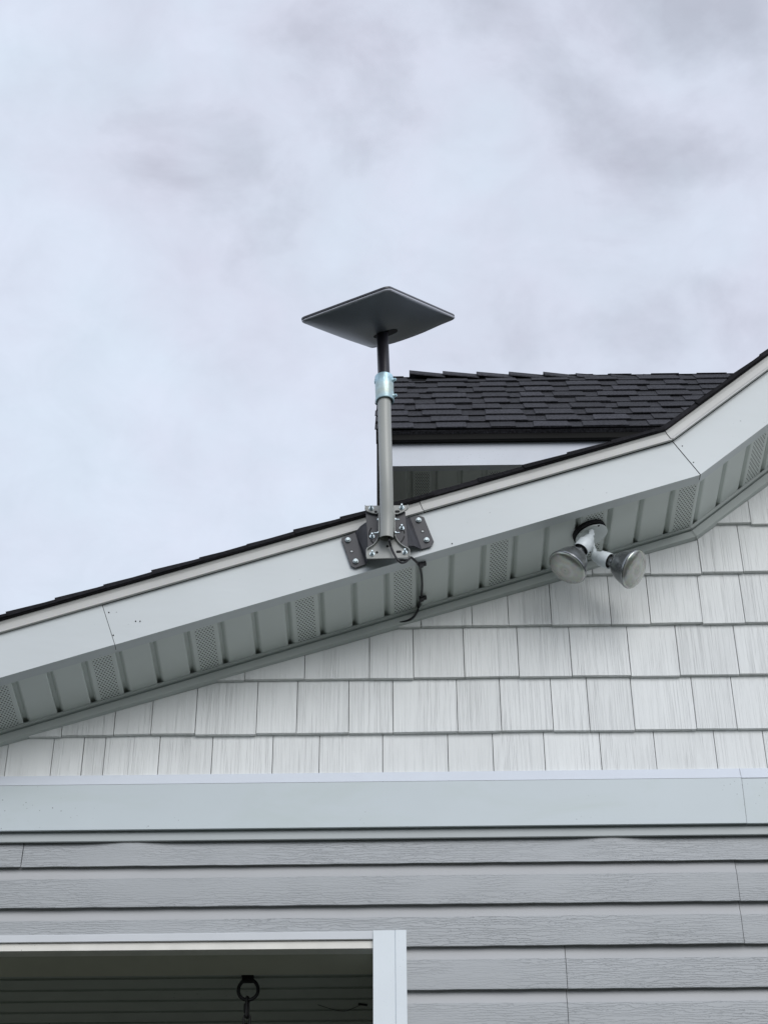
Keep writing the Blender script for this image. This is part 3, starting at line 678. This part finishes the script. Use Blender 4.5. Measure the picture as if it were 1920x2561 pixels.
mb.prism([c2(x, y, YBk) for x, y in [(712, 326)] + Lcurve[1:] + Lbot[1:] + Rbot + Rcurve[1:]], (0, .003, 0))
def lip(pts, dep):
    for a, b in zip(pts[:-1], pts[1:]):
        p, q = c2(*a, YBk), c2(*b, YBk); n_ = (q - p).normalized(); n_ = Vector((-n_.z, 0, n_.x)) * .0012
        p += Vector((0, .003, 0)); q += Vector((0, .003, 0))
        mb.hexa([p - n_, q - n_, q + n_, p + n_] + [w + Vector((0, -dep, 0)) for w in (p - n_, q - n_, q + n_, p + n_)])
lip(Lcurve + Lbot[1:], .012); lip(Rbot[0:1] + Rcurve, .012)
lip([(515, 246), (516, 298)], .007); lip([(1101, 290), (1101, 240)], .007); lip(Lside[1:], .004); lip(Rside[:-1], .004)
# ears on either side of the pipe
for sx in (-1, 1):
    x0 = c2(812, 500, YBk).x + sx * .0225
    a = c2(812, 385, YBk); b = c2(812, 705, YBk)
    mb.box((x0 - .0014, YBk - .034, b.z), (x0 + .0014, YBk + .002, a.z))
br = mb.build('bracket', 'bracket', dish, bevel=.0006)
for x, y in ((597, 285), (1019, 275), (611, 915), (1062, 893)): stud(br, x, y, YBk - .001)
for x, y in ((610, 675), (1020, 558)): stud(bp, x, y, YC - .001)
for x, y, sx in ((660, 328, 1), (955, 325, 2.0), (676, 890, 1), (978, 880, 2.0), (822, 806, 1.1)):
    disc(br, 'bolt_hole', 'hole', x, y, YBk - .0014, .0038, .001, sx)
for sx in (-1, 1):
    for yy_ in (440, 622):
        if sx < 0 and yy_ == 440: ln = .004
        else: ln = .013
        c = c2(812, yy_, YBk - .022); q = MB(); c = c + Vector((sx * .0239, 0, 0))
        q.lathe(c, (sx, 0, 0), [(.0045, 0), (.0045, .003)], 6); q.lathe(c, (sx, 0, 0), [(.0020, .003), (.0020, ln)], 10); q.build('pivot_bolt', 'bolt', br)
# pipe
PR = .0196
YPI = YBk - .026                                   # foot of the pipe
YPT = YPI - .055                                   # upright part
b0 = P(966.5, 1346, YPI); top_pipe = P(961, 1000, YPT)
XPc = P(964.5, 1180, YPT).x
pts = [b0, P(967.0, 1300, YPI - .012), P(966.5, 1250, YPI - .030), P(965.6, 1200, YPI - .046), P(964.5, 1160, YPI - .053), P(963.2, 1110, YPT), P(961.4, 1040, YPT), top_pipe]
mb = MB(); mb.tube(spline(pts, 8), PR, 40, caps=False)
# wall thickness at the open foot
mb.tube([pts[0], pts[0] + (pts[1] - pts[0]) * .5], PR - .003, 40, caps=False)
mb.build('pipe', 'pipe', dish, smooth=True)
# coupler
cb = P(962.4, 1004, YPT); ct = P(960.0, 944, YPT); ax = (ct - cb).normalized(); LC = (ct - cb).length
mb = MB(); RC = .0278
mb.lathe(cb, ax, [(RC - .0045, .03), (RC - .0045, 0), (RC - .001, -.0005), (RC, .001), (RC, LC - .001), (RC - .001, LC), (RC - .006, LC)], 48, cap0=False, cap1=False)
cpl = mb.build('coupler', 'zinc', dish, smooth=True)
for k, dv in enumerate((.14, .80)):
    base = cb + ax * LC * dv; dr = Vector((.93, -.36, 0)).normalized(); q = MB()
    q.lathe(base + dr * (RC - .004), dr, [(.0085, 0), (.0075, .005), (.0060, .007)], 20); q.lathe(base + dr * (RC - .004), dr, [(.0050, .007), (.0050, .013)], 6); q.lathe(base + dr * (RC - .004), dr, [(.0030, .013), (.0030, .015)], 10)
    q.build('set_screw', 'zinc', cpl, smooth=True)
    if k == 1:
        q = MB(); q.lathe(base - Vector((1, .1, 0)).normalized() * (RC - .004), (-1, -.1, 0), [(.008, 0), (.007, .005), (.004, .006)], 20); q.build('set_screw', 'zinc', cpl, smooth=True)
# dish head (a 303 x 513 mm rounded rectangle, tilted towards the viewer's left)
def c2w(v): return CX * v.x + CY * v.y + CZ * v.z
aw = c2w(Vector((.8792, .2836, .383)).normalized()); bw = c2w(Vector((.4209, -.0852, -.9031)).normalized()); nw = aw.cross(bw).normalized()
if nw.z < 0: nw = -nw
ctr = CAM + c2w(Vector((-.0125, .5978, -6.3972)))
print('dish Y', ctr.y, 'mast Y', YPT, 'n', nw)
SA_, SB_ = .303 * .5, .513 * .5
def rr_outline(ha, hb, rad, n=8):
    pts = []
    for (sx, sy, st) in ((1, 1, 0), (-1, 1, 90), (-1, -1, 180), (1, -1, 270)):
        for k in range(n + 1):
            q = R(st + 90 * k / n); pts.append((sx * (ha - rad) + math.cos(q) * rad, sy * (hb - rad) + math.sin(q) * rad))
    out = []
    for i in range(len(pts)):       # densify long sides
        a, b = Vector(pts[i]), Vector(pts[(i + 1) % len(pts)]); m_ = max(1, int((b - a).length / .03))
        for k in range(m_): out.append(a + (b - a) * k / m_)
    return out
gsc = 1.0
ol = rr_outline(SA_, SB_, .020); no = len(ol)
def bulge(u, v): return .046 * (1 - abs(u) ** 2.9) * (1 - abs(v) ** 2.9)
def ring(k, t, inset=0):
    if t is None: return [ctr + aw * p.x * k + bw * p.y * k - nw * (T0 + (bulge(p.x * k / SA_, p.y * k / SB_) if k < .984 else 0)) for p in ol]
    return [ctr + aw * p.x * k + bw * p.y * k - nw * t for p in ol]
def skin(prof, name, m, cap=True, par=None):
    q = MB(); vs = []
    for k, t in prof: vs += ring(k, t)
    fs = []
    for i in range(len(prof) - 1):
        for j in range(no): fs.append((i * no + j, i * no + (j + 1) % no, (i + 1) * no + (j + 1) % no, (i + 1) * no + j))
    q.add(vs, fs)
    n0 = len(q.v); q.add([ctr - nw * (prof[-1][1] if prof[-1][1] is not None else T0 + .046)] , []); 
    for j in range(no): q.f.append([(len(prof) - 1) * no + j, (len(prof) - 1) * no + (j + 1) % no, n0]); q.mi.append(0)
    if cap:
        n0 = len(q.v); q.add([ctr - nw * (prof[0][1] or T0)], [])
        for j in range(no): q.f.append([(j + 1) % no, j, n0]); q.mi.append(0)
    return q.build(name, m, par or dish, smooth=True)
T0 = .009
prof = [(.985, None)] + [(.98 * (1 - (j / 22) ** 1.25), None) for j in range(22)]
shell = skin(prof, 'shell', 'dish')
skin([(.988, .0020), (.9985, .0045), (.998, .0070), (.984, .0096)], 'rim', 'rim', par=shell)
skin([(.985, -.0045), (.996, -.004), (1.0, -.002), (1.0, .0018), (.993, .0022)], 'face_panel', 'face', par=shell)
# mast running up into the opening in the shell
hub = ctr - nw * (T0 + .020)
mb = MB(); mlo = ct - ax * .02; mid = ct + (hub - ct) * .6
mb.tube([mlo, ct, ct + (hub - ct) * .5, hub], .0183, 36)
mb.build('mast', 'mast', dish, smooth=True)
oc = ctr - nw * (T0 + .0463) + aw * .006
mb = MB(); vs = []; 
for k in range(40):
    a = 2 * math.pi * k / 40; r_ = .035 * (1 + .12 * math.cos(2 * a)); vs.append(oc + aw * math.cos(a) * r_ + bw * math.sin(a) * r_)
mb.prism(vs, nw * .004); mb.build('mast_opening', 'hole', shell)
# ------------------------------------------------------------------ cable
def sp(x, y, dn=.005):     # point on the lower soffit plane, hung a little below it
    return PPl(x, y, Kp - pl1_n * dn, pl1_n)
def c3(x, y): return 960 + .0994 * x, 1380 + .0994 * y
pts = [c2(838, 690, YPI), c2(848, 735, YPI - .004), c2(868, 810, YBk - .012), c2(905, 900, YBk - .014), c2(955, 985, YBk - .016), c2(1010, 1035, YBk - .010), c2(1075, 1022, YBk + .004), c2(1118, 985, YF - .012),
       c2(1150, 962, YF - .008), P(*c3(760, 205), YF + .002)]
soff = [c3(850, 300), c3(905, 400), c3(940, 560), c3(955, 720), c3(958, 900), c3(940, 1080), c3(905, 1250)]
pts += [sp(x, y) for x, y in soff]
pts += [P(*c3(868, 1400), YW - .030), P(*c3(825, 1520), YW - .030), P(*c3(740, 1640), YW - .028), P(*c3(600, 1725), YW - .022), P(*c3(420, 1775), YW - .018), P(*c3(230, 1810), YW - .012), P(*c3(40, 1850), YW + .004)]
cab = empty('cable', pts[10], 'black cable curving from the pipe foot down across the white soffit', 'cable')
mb = MB(); mb.tube(spline(pts, 7), .0033, 12); mb.build('cord', 'cable', cab, smooth=True)
# second loop behind the bracket
mb = MB(); mb.tube(spline([c2(1118, 985, YF - .012), c2(1080, 1000, YBk + .010), c2(1020, 1000, YBk + .02), c2(960, 1005, YF - .02)], 6), .0033, 10); mb.build('cord', 'cable', cab, smooth=True)
for (x, y) in (c3(925, 330), c3(940, 1180)):
    p = sp(x, y, .006); q = MB(); ca = Vector((d1.x, 0, d1.y)); nn = pl1_n; yv = Vector((0, 1, 0))
    def ob(c, hx, hy, hz):
        vs = []
        for sz in (-1, 1):
            for sx, sy in ((-1, -1), (1, -1), (1, 1), (-1, 1)): vs.append(c + ca * sx * hx + yv * sy * hy + nn * sz * hz)
        q.hexa(vs)
    ob(p, .0062, .009, .0058); ob(p + ca * .0105, .0055, .007, .0042)
    q.lathe(p + ca * .0105 - nn * .004, -nn, [(.003, 0), (.003, .002)], 8)
    q.build('cable_clip', 'cable', cab, bevel=.0008)
# ------------------------------------------------------------------ twin floodlight under the soffit
def c4(x, y): return 1340 + .193 * x, 1240 + .193 * y
pc = PPl(*c4(692, 466), Kp, pl1_n)
fl = empty('floodlight', pc, 'twin reflector floodlight with two silver bulbs under the soffit', 'floodlight')
q = MB(); gc = PPl(*c4(682, 458), Kp, pl1_n); q.lathe(gc + pl1_n * .002, -pl1_n, [(.0525, 0), (.053, .0115)], 48); q.build('gasket', 'gasket', fl, smooth=True)
q = MB(); q.lathe(pc - pl1_n * .012, -pl1_n, [(.0505, 0), (.0515, .002), (.0505, .005), (.046, .0075), (.02, .009)], 56); pl = q.build('cover_plate', 'plate_w', fl, smooth=True)
q = MB(); q.lathe(PPl(*c4(808, 386), pc - pl1_n * .025, pl1_n), -pl1_n, [(.0035, 0), (.003, .0015)], 16); q.build('screw', 'hole', pl)
def lamp(start_px, lens_px, n_c, Ylens=None, order=0):
    n = c2w(Vector(n_c).normalized())
    # put the lens centre on the ray so that the arm length is right
    st = PPl(*start_px, pc - pl1_n * .026, pl1_n)
    best = None
    for i in range(0, 400):
        t_ = .06 + i * .0005; p = st + n * t_; v_ = p - CAM
        x = v_.dot(CX) / v_.dot(-CZ) * F + W0 / 2; y = H0 / 2 - v_.dot(CY) / v_.dot(-CZ) * F
        e_ = math.hypot(x - lens_px[0], y - lens_px[1])
        if best is None or e_ < best[0]: best = (e_, t_, p)
    print('lamp', best[0], best[1])
    dpt = (st - CAM).dot(-CZ) - best[1] * .606
    r_ = ray(*lens_px); cen = CAM + r_ * (dpt / r_.dot(-CZ))
    kn = cen - n * best[1]
    Lb = .084
    # holder
    hs = cen - n * (Lb + .062); he = cen - n * (Lb + .001)
    ln = (he - hs).length
    q = MB(); q.lathe(hs, n, [(.006, .0), (.013, .0), (.0165, .008), (.0185, .020), (.0205, .024), (.0240, .029), (.0245, ln - .002), (.0236, ln), (.0222, ln - .001), (.0215, ln - .02)], 40, cap1=False)
    h = q.build('lamp_holder', 'lampw', fl, smooth=True)
    q = MB(); q.lathe(hs, n, [(.0185, ln - .016), (.0212, ln - .006), (.013, ln - .005)], 32); q.build('socket', 'gasket', h, smooth=True)
    # knuckle between plate and holder
    q = MB(); q.tube([st + pl1_n * .004, (st * .6 + hs * .4) - pl1_n * .004, hs + n * .004], [.0095, .0085, .0085], 20)
    side = n.cross(pl1_n).normalized(); kc = hs * .6 + st * .4 - pl1_n * .002
    q.cyl(kc - side * .011, kc + side * .011, .0085, 20); q.build('knuckle', 'lampw', h, smooth=True)
    # bulb
    q = MB(); q.lathe(cen - n * Lb, n, [(.0135, -.010), (.0142, .010), (.0175, .0135), (.0255, .0175), (.0350, .026), (.0430, .038), (.0492, .051), (.0540, .064), (.0572, .075), (.0585, .078), (.0602, .0795), (.0606, .0845), (.0590, .0862)], 64, cap1=False)
    bo = q.build('bulb', 'bulbm', fl, smooth=True)
    q = MB(); prof = [(.0590 * math.cos(a), .0862 + .012 * math.sin(a)) for a in [math.pi / 2 * k / 10 for k in range(10)]]
    q.lathe(cen - n * Lb, n, prof, 64, cap0=False, cap1=True)
    # uv from radial position
    uvs = []
    u_ = side; w_ = n.cross(side)
    for i, f in enumerate(q.f): q.uv[i] = [((q.v[j] - cen).dot(u_) / .060, (q.v[j] - cen).dot(w_) / .060) for j in f]
    q.build('lens', 'lens', bo, smooth=True)
lamp(c4(715, 470), c4(402, 930), (-.522, -.600, .606))
lamp(c4(705, 560), c4(1262, 950), (.746, -.256, .614))
# ------------------------------------------------------------------ ring and chain under the porch ceiling
cr = PPl(620, 2441, Vector((0, 0, zc)), Vector((0, 0, 1)))
ch = empty('hanging_chain', cr, 'dark iron chain on a ring hooked to the porch ceiling', 'chain')
YQ = cr.y; S = (cr - CAM).dot(-CZ) / F
q = MB(); q.box((cr.x - .017, YQ - .014, zc - .004), (cr.x + .017, YQ + .014, zc + .001)); q.box((cr.x - .016, YQ - .006, zc - .022), (cr.x + .016, YQ - .002, zc - .003))
q.cyl((cr.x - .017, YQ - .004, zc - .018), (cr.x + .017, YQ - .004, zc - .018), .005, 12); q.build('hook_plate', 'iron', ch, bevel=.001)
rc = P(621, 2475, YQ - .004); rw, rh = .0275, .0305
q = MB(); pts = []
for k in range(40):
    a = 2 * math.pi * k / 40; pts.append(rc + Vector((math.cos(a) * rw * (1 - .06 * math.sin(a)), 0, math.sin(a) * rh)))
q.tube(pts, .0050, 12, closed=True); q.build('ring', 'iron', ch, smooth=True)
zb_ = rc.z - rh
q = MB()
def link(c, hh, hw, r, ax):
    pts = []
    for k in range(24):
        a = 2 * math.pi * k / 24; x = math.cos(a) * hw; z = math.sin(a) * hw + (hh - hw if math.sin(a) > 0 else -(hh - hw)); pts.append(c + (Vector((x, 0, z)) if ax == 0 else Vector((x * .35, x * .93, z))))
    q.tube(pts, r, 10, closed=True)
link(Vector((rc.x - .001, YQ - .004, zb_ - .022)), .030, .0065, .0038, 1); q.cyl((rc.x - .005, YQ - .004, zb_ - .012), (rc.x - .005, YQ - .004, zb_ - .036), .0060, 12)
zz = zb_ - .060
for k in range(24): link(Vector((rc.x - .001, YQ - .004, zz)), .0165, .0085, .0030, k % 2); zz -= .0262
q.build('chain_links', 'iron', ch, smooth=True)
# small bits of dirt caught on the porch ceiling
dm = empty('cobweb', PPl(800, 2520, Vector((0, 0, zc - .004)), Vector((0, 0, 1))), 'sagging dark cobweb strand on the porch ceiling near the white casing', 'cobweb')
q = MB(); q.tube(spline([PPl(x, y, Vector((0, 0, zc - .003)), Vector((0, 0, 1))) for x, y in ((795, 2513), (830, 2524), (860, 2529), (885, 2521), (905, 2512), (915, 2513))], 5), .0009, 6)
q.tube([PPl(x, y, Vector((0, 0, zc - .003)), Vector((0, 0, 1))) for x, y in ((896, 2511), (918, 2514))], .003, 6); q.build('strand', 'iron', dm)
